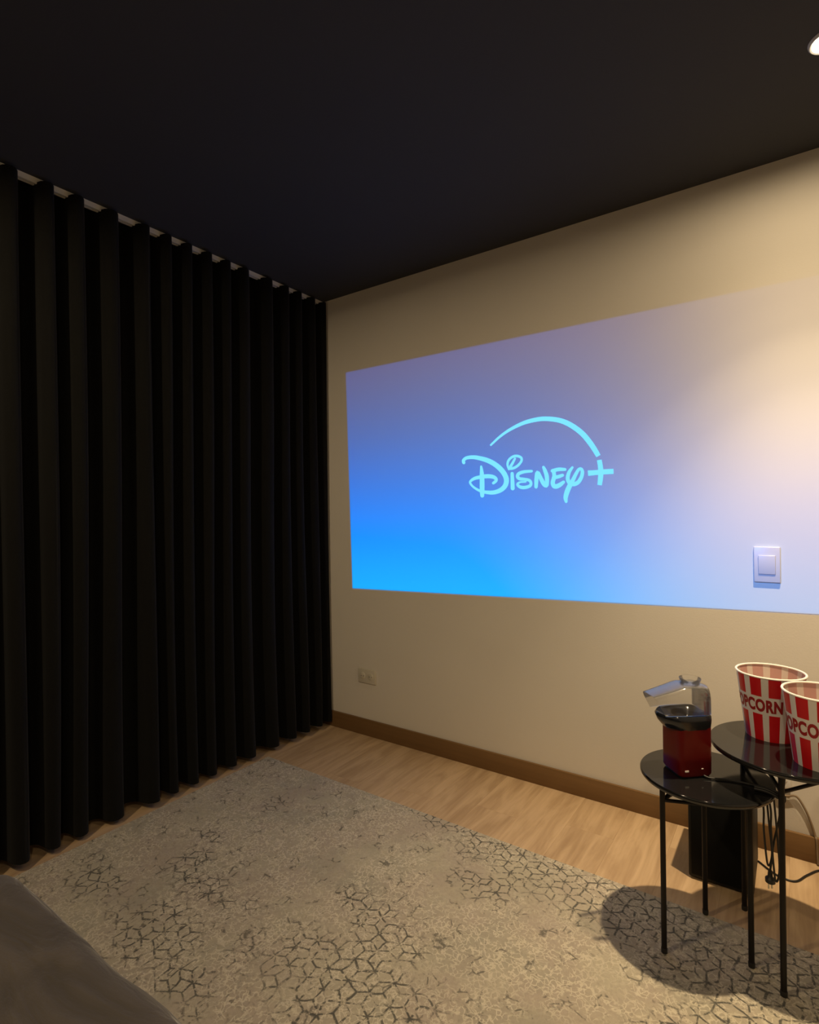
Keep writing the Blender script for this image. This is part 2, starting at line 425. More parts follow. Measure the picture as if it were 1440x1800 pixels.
t.l.new(t.m('ADD', vz, t.m('MULTIPLY', t.m('SUBTRACT', ux, .3), -.02)), cr.inputs[0])
cool = cr.outputs[0]
col = cool
t.l.new(col, em.inputs[0])
fade = t.m('SUBTRACT', 1., t.m('MULTIPLY', t.ramp(ux, .30, .95), .50))
fade = t.m('SUBTRACT', fade, t.m('MULTIPLY', t.m('MULTIPLY', t.ramp(ux, .55, 1.), t.ramp(vz, .30, .90)), .38))
mask = t.m('MULTIPLY', mask, fade)
inv = t.m('DIVIDE', 1., t.m('MULTIPLY', az, t.m('MULTIPLY', az, az)))
t.l.new(t.m('MULTIPLY', mask, inv), em.inputs[1])

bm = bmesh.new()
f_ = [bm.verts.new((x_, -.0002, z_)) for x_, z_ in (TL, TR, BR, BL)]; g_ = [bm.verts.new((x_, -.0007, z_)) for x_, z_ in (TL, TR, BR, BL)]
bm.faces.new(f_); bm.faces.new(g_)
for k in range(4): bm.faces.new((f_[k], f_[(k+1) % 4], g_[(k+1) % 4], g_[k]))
def f_pic_tint(t, b):  # blue of the projected light painted into the panel's base colour, strongest lower left
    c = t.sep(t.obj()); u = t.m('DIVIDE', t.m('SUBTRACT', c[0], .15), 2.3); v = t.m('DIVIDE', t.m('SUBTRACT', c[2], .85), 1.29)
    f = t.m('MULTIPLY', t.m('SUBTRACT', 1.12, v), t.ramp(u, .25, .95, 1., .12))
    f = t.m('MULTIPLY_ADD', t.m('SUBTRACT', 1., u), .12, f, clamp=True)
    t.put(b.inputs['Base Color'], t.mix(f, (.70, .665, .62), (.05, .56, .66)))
M_pic_tint = mat('painted_projection_tint', rough=.85, spec=.25, fn=f_pic_tint)
pic = link('tinted_picture_panel', done(bm, 'tinted_picture_panel'), M_pic_tint)
tag(pic, 'large blue and violet projected picture on the beige wall, part of its light painted in', 'projection')
M_logo_glow = mat('emissive_logo_light', (.3, .35, .4), rough=.85, spec=.2, Emission_Color=(.19, .66, .92, 1), Emission_Strength=.80)  # projected light of the logo put in as emission of its meshes
LOGO = {'logo_arc_glow':[([10866,16231,11002,16332,11136,16433,11270,16531,11407,16620,11545,16702,11685,16777,11829,16847,11983,16913,12151,16977,12328,17038,12506,17091,12679,17134,12850,17165,13022,17187,13188,17201,13343,17209,13479,17210,13601,17205,13721,17193,13849,17174,13988,17148,14130,17115,14270,17076,14402,17030,14524,16977,14640,16917,14756,16849,14872,16772,14992,16684,15114,16586,15231,16483,15338,16380,15433,16275,15522,16163,15605,16049,15681,15942,15750,15843,15810,15748,15865,15657,15915,15575,15956,15506,15988,15448,16019,15392,16051,15333],[10795,16304,10926,16410,11056,16517,11188,16622,11325,16720,11464,16809,11605,16892,11751,16971,11907,17046,12075,17120,12253,17192,12435,17257,12616,17310,12796,17351,12976,17380,13150,17401,13312,17414,13459,17418,13594,17415,13726,17404,13863,17386,14011,17362,14164,17332,14319,17293,14467,17244,14607,17187,14740,17122,14869,17049,14998,16966,15129,16872,15261,16767,15388,16657,15506,16543,15613,16424,15710,16302,15797,16183,15875,16071,15945,15964,16007,15861,16061,15766,16108,15680,16148,15607,16180,15543,16208,15484,16237,15425],[])],'D':[([9399,15526,9389,15556,9379,15580,9376,15586,9374,15584,9384,15595,9406,15614,9434,15633,9464,15647,9499,15656,9543,15663,9594,15666,9652,15668,9715,15666,9782,15662,9852,15654,9922,15643,9994,15629,10069,15610,10147,15589,10229,15565,10313,15539,10398,15512,10482,15482,10565,15449,10647,15413,10730,15372,10811,15330,10889,15284,10965,15236,11039,15183,11110,15129,11175,15074,11237,15019,11294,14962,11346,14905,11393,14848,11434,14790,11471,14731,11502,14674,11524,14623,11539,14578,11548,14537,11552,14496,11551,14456,11546,14415,11535,14374,11520,14335,11501,14298,11476,14262,11445,14226,11408,14191,11368,14160,11321,14131,11265,14104,11205,14080,11145,14059,11085,14043,11023,14031,10960,14022,10898,14016,10836,14014,10772,14015,10705,14019,10635,14025,10565,14030,10497,14036,10430,14044,10364,14057,10295,14075,10225,14098,10156,14124,10089,14154,10023,14189,9958,14227,9898,14268,9847,14310,9802,14354,9762,14401,9735,14443,9725,14471,9727,14480,9736,14488,9758,14504,9790,14524,9830,14545,9877,14564,9930,14581,9986,14595,10046,14605,10114,14613,10188,14619,10262,14624,10333,14630,10403,14635,10470,14638,10537,14639,10605,14640,10673,14639,10739,14636,10798,14631,10850,14624,10898,14615,10940,14605,10973,14594,11000,14581,11022,14567,11038,14554,11044,14548,11046,14549,11047,14546,11044,14536,11037,14524,11023,14509,10997,14490,10963,14467,10928,14443],[9212,15494,9206,15519,9196,15549,9189,15598,9202,15655,9234,15700,9273,15739,9321,15774,9376,15802,9436,15822,9499,15835,9564,15844,9632,15849,9704,15852,9781,15852,9862,15848,9945,15841,10029,15828,10114,15813,10200,15794,10286,15773,10375,15751,10467,15726,10563,15697,10658,15664,10752,15626,10846,15584,10939,15538,11030,15488,11117,15433,11202,15375,11283,15315,11359,15252,11430,15188,11496,15122,11557,15054,11613,14985,11664,14914,11709,14842,11748,14769,11779,14697,11801,14627,11813,14558,11817,14492,11813,14426,11803,14361,11784,14297,11758,14233,11723,14173,11680,14118,11631,14066,11574,14018,11512,13975,11443,13937,11370,13905,11294,13878,11218,13855,11142,13838,11065,13825,10987,13817,10910,13814,10832,13817,10756,13825,10683,13836,10612,13849,10541,13862,10468,13876,10393,13894,10317,13917,10242,13945,10166,13976,10092,14012,10021,14050,9951,14092,9882,14137,9818,14185,9760,14234,9707,14285,9659,14340,9620,14395,9595,14453,9595,14514,9621,14564,9656,14601,9694,14633,9739,14666,9794,14699,9856,14729,9924,14755,9998,14776,10075,14791,10152,14804,10226,14815,10297,14826,10371,14837,10445,14845,10521,14849,10598,14850,10676,14847,10752,14841,10823,14831,10890,14818,10952,14800,11011,14779,11064,14754,11113,14722,11154,14686,11187,14647,11212,14601,11221,14550,11213,14502,11195,14462,11168,14427,11131,14395,11091,14370,11053,14349,11018,14329],[[9399,15526,9398,15483,9373,15446,9329,15427,9279,15430,9236,15455,9212,15494],[10928,14443,10903,14416,10897,14381,10911,14347,10942,14324,10981,14317,11018,14329]]),([10244,15248,10240,15169,10235,15092,10230,15013,10225,14928,10222,14832,10220,14727,10218,14620,10216,14517,10212,14420,10209,14324,10206,14229,10206,14135,10211,14043,10218,13955,10226,13868,10234,13780],[10365,15253,10387,15175,10409,15099,10429,15019,10446,14930,10459,14831,10468,14724,10475,14615,10479,14510,10482,14410,10482,14312,10480,14218,10478,14127,10473,14038,10467,13951,10461,13865,10455,13778],[[10244,15248,10250,15276,10270,15296,10299,15305,10330,15299,10354,15280,10365,15253],[10234,13780,10249,13731,10290,13694,10345,13680,10400,13693,10440,13729,10455,13778]])],'i':[([11906,14815,11905,14722,11903,14628,11902,14535,11901,14444,11901,14354,11902,14265,11902,14177,11903,14088],[12073,14813,12080,14720,12088,14627,12095,14534,12101,14442,12105,14352,12109,14264,12112,14176,12116,14088],[[11906,14815,11916,14853,11946,14881,11987,14891,12029,14880,12060,14852,12073,14813],[11903,14088,11918,14039,11958,14003,12012,13989,12065,14003,12103,14039,12116,14088]]),([11851,15016,11838,15082,11824,15147,11814,15207,11812,15259,11817,15306,11828,15351,11844,15393,11868,15432,11903,15470,11949,15509,12000,15543,12048,15567,12095,15581,12145,15589,12196,15591,12243,15587,12292,15576,12344,15559,12389,15539,12414,15520,12426,15504,12433,15481,12434,15452,12427,15421,12409,15388,12378,15348,12338,15308,12297,15270,12254,15237,12208,15206,12161,15180,12113,15158,12060,15140,12003,15125,11949,15115,11912,15111,11896,15112,11880,15118,11855,15135,11824,15153],[11780,15001,11755,15063,11727,15127,11703,15193,11691,15261,11693,15326,11705,15388,11728,15446,11762,15502,11807,15555,11862,15604,11924,15646,11987,15680,12053,15702,12121,15716,12190,15719,12257,15714,12325,15699,12393,15674,12457,15641,12509,15599,12544,15546,12558,15489,12558,15432,12544,15377,12517,15323,12478,15272,12434,15223,12389,15179,12341,15139,12289,15101,12233,15067,12173,15039,12109,15016,12040,14999,11972,14989,11907,14988,11849,15005,11808,15034,11784,15061,11763,15083],[[11851,15016,11851,14998,11841,14983,11825,14975,11806,14976,11789,14985,11780,15001],[11824,15153,11800,15164,11774,15162,11753,15148,11743,15126,11747,15102,11763,15083]]),([11977,15118,12004,15163,12032,15209,12060,15255,12088,15302,12116,15351,12143,15401,12171,15451,12198,15500],[11845,15198,11877,15241,11909,15283,11941,15326,11973,15369,12004,15415,12036,15462,12068,15509,12100,15556],[[11977,15118,11948,15094,11909,15087,11871,15099,11844,15126,11834,15163,11845,15198],[12198,15500,12205,15526,12197,15553,12176,15573,12148,15581,12120,15575,12100,15556]])],'s':[([12988,14938,12897,14941,12803,14945,12709,14946,12618,14942,12532,14932,12450,14917,12373,14896,12305,14867,12248,14825,12209,14774,12186,14718,12180,14660,12194,14602,12226,14550,12273,14506,12334,14471,12405,14452,12480,14443,12551,14438,12615,14430,12679,14419,12743,14408,12796,14396,12831,14383,12852,14367,12868,14348,12878,14326,12882,14306,12881,14285,12876,14265,12866,14251,12850,14239,12810,14223,12747,14206,12676,14194,12614,14188,12560,14189,12504,14196,12453,14207,12414,14219,12382,14235,12353,14256,12335,14273,12329,14273,12326,14272,12339,14290,12369,14310,12409,14326,12463,14335,12534,14337,12613,14337,12690,14338],[12995,14811,12903,14808,12810,14804,12723,14800,12644,14791,12570,14778,12500,14761,12441,14743,12401,14724,12380,14707,12366,14689,12359,14673,12358,14663,12359,14656,12365,14644,12379,14629,12398,14616,12435,14605,12495,14595,12567,14586,12637,14574,12704,14560,12772,14547,12840,14529,12903,14502,12955,14463,12992,14416,13016,14367,13028,14318,13030,14268,13020,14214,12991,14159,12941,14111,12873,14078,12793,14052,12709,14034,12627,14024,12549,14026,12474,14038,12403,14057,12340,14084,12285,14122,12240,14168,12208,14221,12198,14284,12225,14340,12270,14375,12323,14400,12384,14416,12454,14422,12532,14422,12612,14419,12688,14417],[[12988,14938,13022,14930,13048,14907,13058,14875,13051,14844,13028,14820,12995,14811],[12690,14338,12711,14343,12726,14357,12731,14377,12725,14397,12709,14411,12688,14417]])],'n':[([13297,14113,13305,14201,13313,14288,13322,14374,13331,14458,13340,14556,13347,14660,13356,14735,13313,14715,13241,14727,13271,14665,13312,14572,13353,14484,13392,14405,13433,14321,13475,14239,13520,14172,13571,14119,13633,14076,13743,14063,13827,14143,13847,14236,13854,14349,13855,14471,13848,14580,13830,14673,13804,14756,13775,14827,13749,14888,13723,14939,13698,14982,13673,15017,13649,15053],[13123,14125,13123,14214,13123,14303,13125,14393,13131,14481,13141,14580,13153,14689,13173,14789,13259,14888,13395,14824,13444,14738,13489,14644,13532,14563,13574,14486,13617,14405,13656,14336,13688,14291,13713,14262,13726,14248,13680,14247,13643,14215,13650,14261,13654,14359,13652,14471,13646,14565,13634,14637,13616,14706,13594,14772,13575,14834,13562,14884,13552,14924,13540,14964,13528,15006],[[13297,14113,13283,14072,13250,14044,13206,14036,13163,14050,13132,14083,13123,14125],[13649,15053,13627,15080,13595,15093,13561,15089,13535,15069,13523,15039,13528,15006]])],'e':[([14041,14756,14119,14769,14196,14782,14269,14794,14336,14801,14402,14803,14470,14803,14542,14800,14615,14798],[14001,14916,14078,14933,14155,14951,14236,14967,14319,14975,14402,14972,14479,14960,14552,14946,14624,14934],[[14041,14756,13997,14759,13960,14782,13939,14820,13940,14862,13963,14897,14001,14916],[14615,14798,14651,14804,14677,14826,14689,14859,14681,14894,14658,14921,14624,14934]]),([13995,14801,14002,14738,14010,14677,14014,14621,14012,14571,13996,14514,13969,14445,13940,14366,13926,14280,13936,14198,13963,14123,14010,14054,14090,14001,14183,13990,14264,14006,14335,14033,14399,14063,14455,14100,14505,14144,14547,14187,14589,14227],[14175,14813,14183,14752,14192,14689,14199,14620,14197,14541,14181,14458,14156,14379,14137,14315,14133,14274,14141,14243,14154,14213,14165,14198,14159,14201,14162,14203,14198,14212,14250,14229,14301,14247,14345,14265,14391,14289,14443,14318,14496,14347],[[13995,14801,14003,14846,14032,14880,14076,14895,14122,14886,14158,14856,14175,14813],[14589,14227,14613,14257,14617,14295,14602,14331,14571,14355,14532,14361,14496,14347]]),([14080,14433,14138,14440,14195,14446,14254,14454,14313,14465,14369,14481,14422,14499,14472,14519,14522,14537],[14050,14588,14107,14599,14164,14609,14218,14619,14269,14629,14320,14640,14370,14651,14423,14662,14476,14674],[[14080,14433,14039,14438,14004,14462,13986,14499,13989,14539,14013,14572,14050,14588],[14522,14537,14554,14556,14570,14589,14568,14626,14547,14657,14513,14675,14476,14674]])],'y':[([14920,14975,14877,14931,14831,14887,14784,14836,14742,14776,14708,14705,14680,14628,14659,14547,14649,14469,14653,14394,14670,14324,14699,14259,14739,14201,14791,14152,14852,14114,14921,14087,14993,14075,15066,14080,15138,14099,15207,14129,15271,14172,15327,14228,15374,14293,15414,14362,15446,14429,15471,14499,15489,14571,15500,14640,15502,14705,15492,14766,15471,14821,15442,14867,15402,14903,15351,14924,15297,14925,15246,14907,15200,14873,15158,14825,15117,14767,15078,14704,15038,14641,14999,14576,14958,14507,14919,14440,14882,14379,14847,14329,14812,14283,14776,14233,14739,14175,14703,14110,14666,14039,14631,13965,14601,13890,14575,13814,14554,13736,14538,13658,14530,13584,14536,13515,14552,13459,14572,13416,14588,13374],[15009,14903,14975,14850,14941,14799,14912,14750,14889,14701,14868,14641,14848,14575,14835,14511,14831,14459,14835,14417,14846,14378,14861,14345,14879,14320,14903,14300,14934,14282,14967,14270,14997,14265,15031,14267,15073,14277,15116,14294,15153,14316,15189,14349,15226,14396,15261,14450,15290,14503,15312,14555,15328,14612,15339,14666,15344,14708,15342,14739,15336,14765,15328,14784,15326,14789,15329,14789,15327,14789,15318,14785,15301,14771,15276,14738,15245,14687,15212,14624,15179,14560,15147,14494,15115,14423,15083,14351,15050,14283,15019,14222,14991,14169,14965,14120,14938,14067,14908,14004,14876,13938,14846,13871,14819,13806,14794,13740,14771,13673,14751,13611,14737,13560,14729,13523,14726,13487,14726,13444,14725,13397],[[14920,14975,14943,14991,14972,14994,14999,14981,15016,14958,15020,14929,15009,14903],[14588,13374,14604,13342,14633,13322,14669,13319,14701,13333,14722,13362,14725,13397]])],'plus_sign_glow':[([16078,15193,16089,15116,16100,15039,16110,14966,16118,14896,16123,14829,16127,14765,16128,14702,16128,14640,16126,14578,16122,14515,16117,14450,16111,14383,16105,14315,16098,14245,16091,14173,16084,14101],[16281,15216,16294,15141,16309,15064,16322,14987,16333,14911,16341,14838,16347,14768,16350,14699,16351,14628,16348,14557,16343,14488,16335,14419,16326,14350,16315,14280,16302,14209,16289,14138,16276,14068],[]),([15680,14518,15752,14523,15823,14528,15894,14533,15965,14538,16032,14541,16098,14544,16163,14546,16230,14548,16301,14550,16374,14551,16448,14551,16519,14552,16588,14552,16656,14553,16723,14553,16791,14553],[15666,14766,15738,14764,15810,14762,15880,14760,15949,14760,16016,14761,16081,14764,16147,14767,16215,14769,16287,14772,16362,14774,16436,14776,16509,14777,16579,14778,16647,14777,16715,14777,16783,14777],[])]}
LN = {'logo_arc_glow': ('logo_arc_glow', 'thin pale cyan glowing mesh for the projected arc over the word'), 'plus_sign_glow': ('plus_sign_glow', 'pale cyan glowing mesh for the projected plus sign after the word')}
for key, strips in LOGO.items():
    bm = bmesh.new()
    def V(a, yb): return [bm.verts.new((a[k]/1e4, yb, a[k+1]/1e4)) for k in range(0, len(a), 2)]
    for si, (a, b_, caps) in enumerate(strips):
        yb = -.0010 - .00004*si
        A, B = V(a, yb), V(b_, yb)
        for k in range(len(A) - 1): bm.faces.new((A[k], A[k+1], B[k+1], B[k]))
        for c_ in caps: bm.faces.new(V(c_, yb))
    bmesh.ops.solidify(bm, geom=bm.faces[:], thickness=-.0002)
    nm, lb = LN.get(key, ('letter', 'pale cyan glowing mesh for the projected letter ' + key))  # letters are glowing meshes standing in for projected light
    o = link(nm, done(bm, nm), M_logo_glow, pic); o['label'] = lb

# ---------------------------------------------------------------- switch and sockets
sw = thing('light_switch', 'white upright rocker light switch inside the projected picture', 'light switch', (2.2395, 0, 1.083))
box('plate', (-.0425, -.010, -.0675), (.0425, 0, .0675), M_switch, sw, .003, 3)
box('rocker', (-.0275, -.0145, -.036), (.0275, -.0095, .036), M_switch, sw, .002, 3, rot=(math.radians(2), 0, 0))
so = thing('wall_socket', 'wide beige wall socket low on the wall beside the curtain', 'wall socket', (.270, 0, .345))
M_sock = mat('beige_socket', (.60, .565, .47), rough=.45)
M_dark = mat('socket_hole', (.03, .03, .03), rough=.6)
box('plate', (-.065, -.009, -.042), (.065, 0, .042), M_sock, so, .003, 3)
for sx in (-.03, .03):
    s_ = lathe('insert', [(.021, 0), (.021, .002), (.019, .003), (.0, .003)][:3], M_sock, so, 32, (sx, -.0085, 0), (PI/2, 0, 0))
    for q in (-.008, .008): lathe('hole', [(.0026, 0), (.0026, .0008)], M_dark, s_, 12, (q, 0, .0028))
s2 = thing('wall_socket', 'white wall socket with a plug low behind the round tables', 'wall socket', (2.245, 0, .285))
box('plate', (-.06, -.010, -.036), (.06, 0, .036), M_white, s2, .003, 3)
for sx in (-.03, .03):
    s_ = lathe('insert', [(.020, 0), (.020, .002), (.018, .003)], M_white, s2, 32, (sx, -.0095, 0), (PI/2, 0, 0))
    for q in (-.008, .008): lathe('hole', [(.0026, 0), (.0026, .0008)], M_dark, s_, 12, (q, 0, .0028))

# ---------------------------------------------------------------- rug
RW, RH, RT = 2.75, 2.05, .009
bm = bmesh.new(); NXR, NYR = 60, 44; rows = []
for j in range(NYR + 1):
    row = []
    for i_ in range(NXR + 1):
        x_, y_ = RW*i_/NXR, -RH*j/NYR
        edge = min(x_, RW - x_, -y_, RH + y_)
        row.append(bm.verts.new((x_, y_, RT if edge > 1e-6 else RT - .003)))
    rows.append(row)
for a, b_ in zip(rows, rows[1:]):
    for k in range(NXR): bm.faces.new((a[k], a[k+1], b_[k+1], b_[k]))
bd = [e_ for e_ in bm.edges if e_.is_boundary]
r_ = bmesh.ops.extrude_edge_only(bm, edges=bd)
for g in r_['geom']:
    if isinstance(g, bmesh.types.BMVert): g.co.z = .0004
rug = link('rug', done(bm, 'rug', 50), M_rug, None, (RX0, RY0, 0))
tag(rug, 'large worn beige rug printed with dark hexagon lines and pale web', 'rug')

# ---------------------------------------------------------------- sofa corner at the lower left
sofa = thing('sofa', 'dark taupe velvet sofa with a soft rounded seat beside the rug', 'sofa', (.60, -1.905, RT + .0005))
SW, SD = 2.2, .95
def soft(name, lo, hi, bev, amp, parent, cuts=26):
    bm = bmesh.new(); add_box(bm, lo, hi, bev, 5)
    bmesh.ops.triangulate(bm, faces=[f for f in bm.faces if len(f.verts) > 4])
    long = [e_ for e_ in bm.edges if e_.calc_length() > .25]
    bmesh.ops.subdivide_edges(bm, edges=long, cuts=cuts, use_grid_fill=True)
    from mathutils import noise as mn
    bm.normal_update()
    mv = []
    for v in bm.verts:
        n = mn.noise(v.co*3.1 + Vector((4, 2, 1))) + .5*mn.noise(v.co*7.3)
        mv.append((v, v.normal*n*amp))
    for v, d in mv: v.co += d
    return link(name, done(bm, name, 80), M_sofa, parent)
box('base', (.03, -SD + .02, .03), (SW - .03, -.05, .20), M_sofa, sofa, .02, 3)
soft('seat_cushion', (0, -SD + .22, .205), (SW, 0, .385), .07, .010, sofa)
soft('backrest', (.0, -SD, .205), (SW, -SD + .215, .80), .06, .008, sofa)
for sx in (.1, SW - .1):
    for sy in (-.13, -SD + .1): lathe('foot', [(.018, 0), (.024, .031)], M_tmetal, sofa, 20, (sx, sy, 0))

# ---------------------------------------------------------------- black box on the floor by the wall
bx = thing('floor_box', 'plain black upright box on the floor between the tables and wall', 'box', (2.106, -.222, 0))
box('cabinet', (-.098, -.125, .006), (.098, .125, .352), M_box, bx, .006, 3)
box('front_panel', (-.088, -.1285, .018), (.088, -.1240, .340), M_boxgrille, bx, .003, 2)
for sx in (-.075, .075):
    for sy in (-.1, .1): lathe('foot', [(.012, 0), (.014, .0065)], M_cord, bx, 16, (sx, sy, 0))

# ---------------------------------------------------------------- two round tables
def table(name, label, c, zt, r, feet, ring, zr2):
    t_ = thing(name, label, 'table', (c[0], c[1], 0), 0, 'round black metal side tables')
    lathe('tabletop', [(r - .012, zt - .016), (r - .003, zt - .014), (r, zt - .009), (r, zt - .003), (r - .0025, zt), (r - .006, zt), (.0, zt)][:6], M_black, t_, 96)
    lp = []
    for (fx, fy, z0) in feet:
        x_, y_ = fx - c[0], fy - c[1]
        d_ = math.hypot(x_, y_); k = min(1., (r - .012)/d_)
        tp = (x_*k, y_*k, zt - .015)
        leg = tube('leg', [(x_, y_, z0), tp], .0075, M_tmetal, t_, 14, 0)
        lathe('foot_cap', [(.0085, 0), (.0088, .012), (.0080, .014)], M_cord, leg, 16, (x_, y_, z0))
        lp.append((x_, y_, tp))
    def at(q, z):
        x_, y_, tp = q; f2 = z/tp[2]; return Vector((x_ + (tp[0] - x_)*f2, y_ + (tp[1] - y_)*f2, z))
    for k in range(3):
        a, b_ = lp[k], lp[(k+1) % 3]
        tube('crossbar', [at(a, ring), at(b_, zr2 if (k == 0) else ring)], .0052, M_tmetal, t_, 10, 0)
    for q in lp:
        p = at(q, ring - .004); inn = Vector((q[0], q[1], 0)); inn = inn*(1 - .062/inn.length); inn.z = zt - .016
        tube('brace', [p, inn], .0058, M_tmetal, t_, 10, 0)
    return t_
ZR = RT + .0002
T1, T2 = (2.10, -.640), (2.31, -.545)
table('side_table', 'lower small round black table holding the popcorn machine', T1, .505, .18, [(2.004, -.764, ZR), (2.216, -.683, ZR), (2.082, -.525, ZR)], .452, .452)
table('side_table', 'taller round black table holding the two popcorn buckets', T2, .60, .207, [(2.292, -.744, ZR), (2.182, -.422, 0), (2.492, -.462, 0)], .545, .578)

# ---------------------------------------------------------------- popcorn buckets
NS = 11
def bucket_mesh(h, rt, rb, flip=1):
    n = NS*8; ring_z = [0., .012, .42*h, .70*h, .965*h]
    def rad(z): return rb + (rt - rb)*z/h
    bm = bmesh.new()
    R = [[bm.verts.new((rad(z)*math.cos(2*PI*k/n), rad(z)*math.sin(2*PI*k/n), z)) for k in range(n)] for z in [0., .42*h, .70*h, h]]
    I = [[bm.verts.new(((rad(z) - .0016)*math.cos(2*PI*k/n), (rad(z) - .0016)*math.sin(2*PI*k/n), z)) for k in range(n)] for z in [.003, .42*h, .70*h, h]]
    def red(k): return (k % 8) < 4.5
    for li in range(3):
        for k in range(n):
            k2 = (k+1) % n
            f = bm.faces.new((R[li][k], R[li][k2], R[li+1][k2], R[li+1][k])); f.material_index = 1 if (red(k) and li != 1) else 0
            f = bm.faces.new((I[li][k2], I[li][k], I[li+1][k], I[li+1][k2])); f.material_index = 3 if (red(k) and li != 1) else 2
    for k in range(n): bm.faces.new((R[3][k], R[3][(k+1) % n], I[3][(k+1) % n], I[3][k]))
    bm.faces.new(R[0][::-1]); f = bm.faces.new(I[0]); f.material_index = 2
    return bm
def text_mesh(body, size):
    cu = D.curves.new('lettering', 'FONT'); cu.body = body; cu.size = size; cu.align_x = 'CENTER'; cu.align_y = 'BOTTOM_BASELINE'
    cu.resolution_u = 4; cu.offset = size*.045; cu.space_character = 1.08
    o = D.objects.new('lettering', cu); COL.objects.link(o)
    bpy.context.view_layer.update()
    me = D.meshes.new_from_object(o.evaluated_get(bpy.context.evaluated_depsgraph_get()))
    D.objects.remove(o, do_unlink=True)
    return me
def bucket(label, c, z, h, rt, rb, rz, text_ang):
    t_ = thing('popcorn_bucket', label, 'popcorn bucket', (c[0], c[1], z), rz, 'striped popcorn buckets')
    link('body', done(bucket_mesh(h, rt, rb), 'body', 40), [M_bwhite, M_bred, M_biw, M_bip], t_)
    n = 72; bm = bmesh.new(); rr = []
    for k in range(n):
        a = 2*PI*k/n; row = []
        for j in range(8):
            b_ = 2*PI*j/8; q = rt - .0003 + .0034*math.cos(b_)
            row.append(bm.verts.new((q*math.cos(a), q*math.sin(a), h + .0005 + .0030*math.sin(b_))))
        rr.append(row)
    for k in range(n):
        for j in range(8): bm.faces.new((rr[k][j], rr[(k+1) % n][j], rr[(k+1) % n][(j+1) % 8], rr[k][(j+1) % 8]))
    link('rim', done(bm, 'rim', True), M_brim, t_)
    ts = h*.255
    me = text_mesh('POPCORN', ts); bm = bmesh.new(); bm.from_mesh(me)
    bmesh.ops.triangulate(bm, faces=bm.faces[:])
    bmesh.ops.subdivide_edges(bm, edges=[e_ for e_ in bm.edges if e_.calc_length() > .006], cuts=2)
    wdt = max(v.co.x for v in bm.verts) - min(v.co.x for v in bm.verts)
    zc = .475*h
    k = 1.0
    for v in bm.verts:
        zz = zc + v.co.y*1.0; r0 = rb + (rt - rb)*(zc + ts*.35)/h
        a = text_ang + v.co.x*k/r0*.63; q = rb + (rt - rb)*zz/h + .0007
        v.co = (q*math.cos(a), q*math.sin(a), zz)
    link('lettering', done(bm, 'lettering'), M_btext, t_)
    return t_
BH, BRT, BRB = .194, .0915, .068
bucket('red and white striped POPCORN bucket standing at the back of the table', (2.262, -.472), .6003, BH, BRT, BRB, math.radians(6.7), math.radians(-127.5))
bucket('red and white striped POPCORN bucket in front, cut off by the photo edge', (2.385, -.625), .6003, BH, BRT, BRB, math.radians(-.9), math.radians(-119))

# ---------------------------------------------------------------- popcorn machine
PM = thing('popcorn_machine', 'dark red hot-air popcorn machine with black spout and clear lid', 'popcorn machine', (2.052, -.648, .5053), math.radians(42))
def sq(n, half, rad, e=0.):
    pts = []
    for cx_, cy_, a0 in ((1, 1, 0), (-1, 1, 90), (-1, -1, 180), (1, -1, 270)):
        for k in range(n + 1):
            a = math.radians(a0 + 90*k/n); pts.append((cx_*(half - rad) + rad*math.cos(a), cy_*(half - rad) + rad*math.sin(a)))
    return pts
def loft(name, secs, material, parent, ang=40, cap0=True, cap1=True, loc=(0, 0, 0)):
    bm = bmesh.new(); rs = [[bm.verts.new(p) for p in s] for s in secs]; n = len(rs[0])
    for a, b_ in zip(rs, rs[1:]):
        for k in range(n): bm.faces.new((a[k], a[(k+1) % n], b_[(k+1) % n], b_[k]))
    if cap0: bm.faces.new(rs[0][::-1])
    if cap1: bm.faces.new(rs[-1])
    return link(name, done(bm, name, ang), material, parent, loc)
def sec(half, rad, z): return [(x_, y_, z) for x_, y_ in sq(5, half, rad)]
loft('body', [sec(.048, .014, .004), sec(.0515, .016, .010), sec(.0525, .018, .06), sec(.053, .020, .1455)], M_red, PM)
loft('base', [sec(.046, .014, 0), sec(.047, .014, .005)], M_blackpl, PM)
# black funnel top with the pouring spout (towards local -x)
bm = bmesh.new(); n = 72; secs = []
def outline(a, half, spout):
    ca, sa = math.cos(a), math.sin(a)
    p = 5.0; r = half/((abs(ca)**p + abs(sa)**p)**(1/p))
    d = max(0., -ca)**5
    return r + spout*d, d
for (half, spout, z, dz) in ((.0535, .004, .142, -.010), (.0545, .016, .150, -.012), (.0560, .032, .166, -.008), (.0555, .040, .178, -.002), (.0530, .038, .182, .0),
                             (.0470, .033, .179, -.004), (.0390, .026, .172, -.008), (.0300, .006, .160, -.002), (.0200, 0., .150, 0.), (.0010, 0., .148, 0.)):
    row = []
    for k in range(n):
        a = 2*PI*k/n; r, d = outline(a, half, spout)
        row.append(bm.verts.new((r*math.cos(a), r*math.sin(a), z + dz*d)))
    secs.append(row)
for a, b_ in zip(secs, secs[1:]):
    for k in range(n): bm.faces.new((a[k], a[(k+1) % n], b_[(k+1) % n], b_[k]))
bm.faces.new(secs[0][::-1]); bm.faces.new(secs[-1])
link('spout', done(bm, 'spout', 60), M_blackpl, PM)
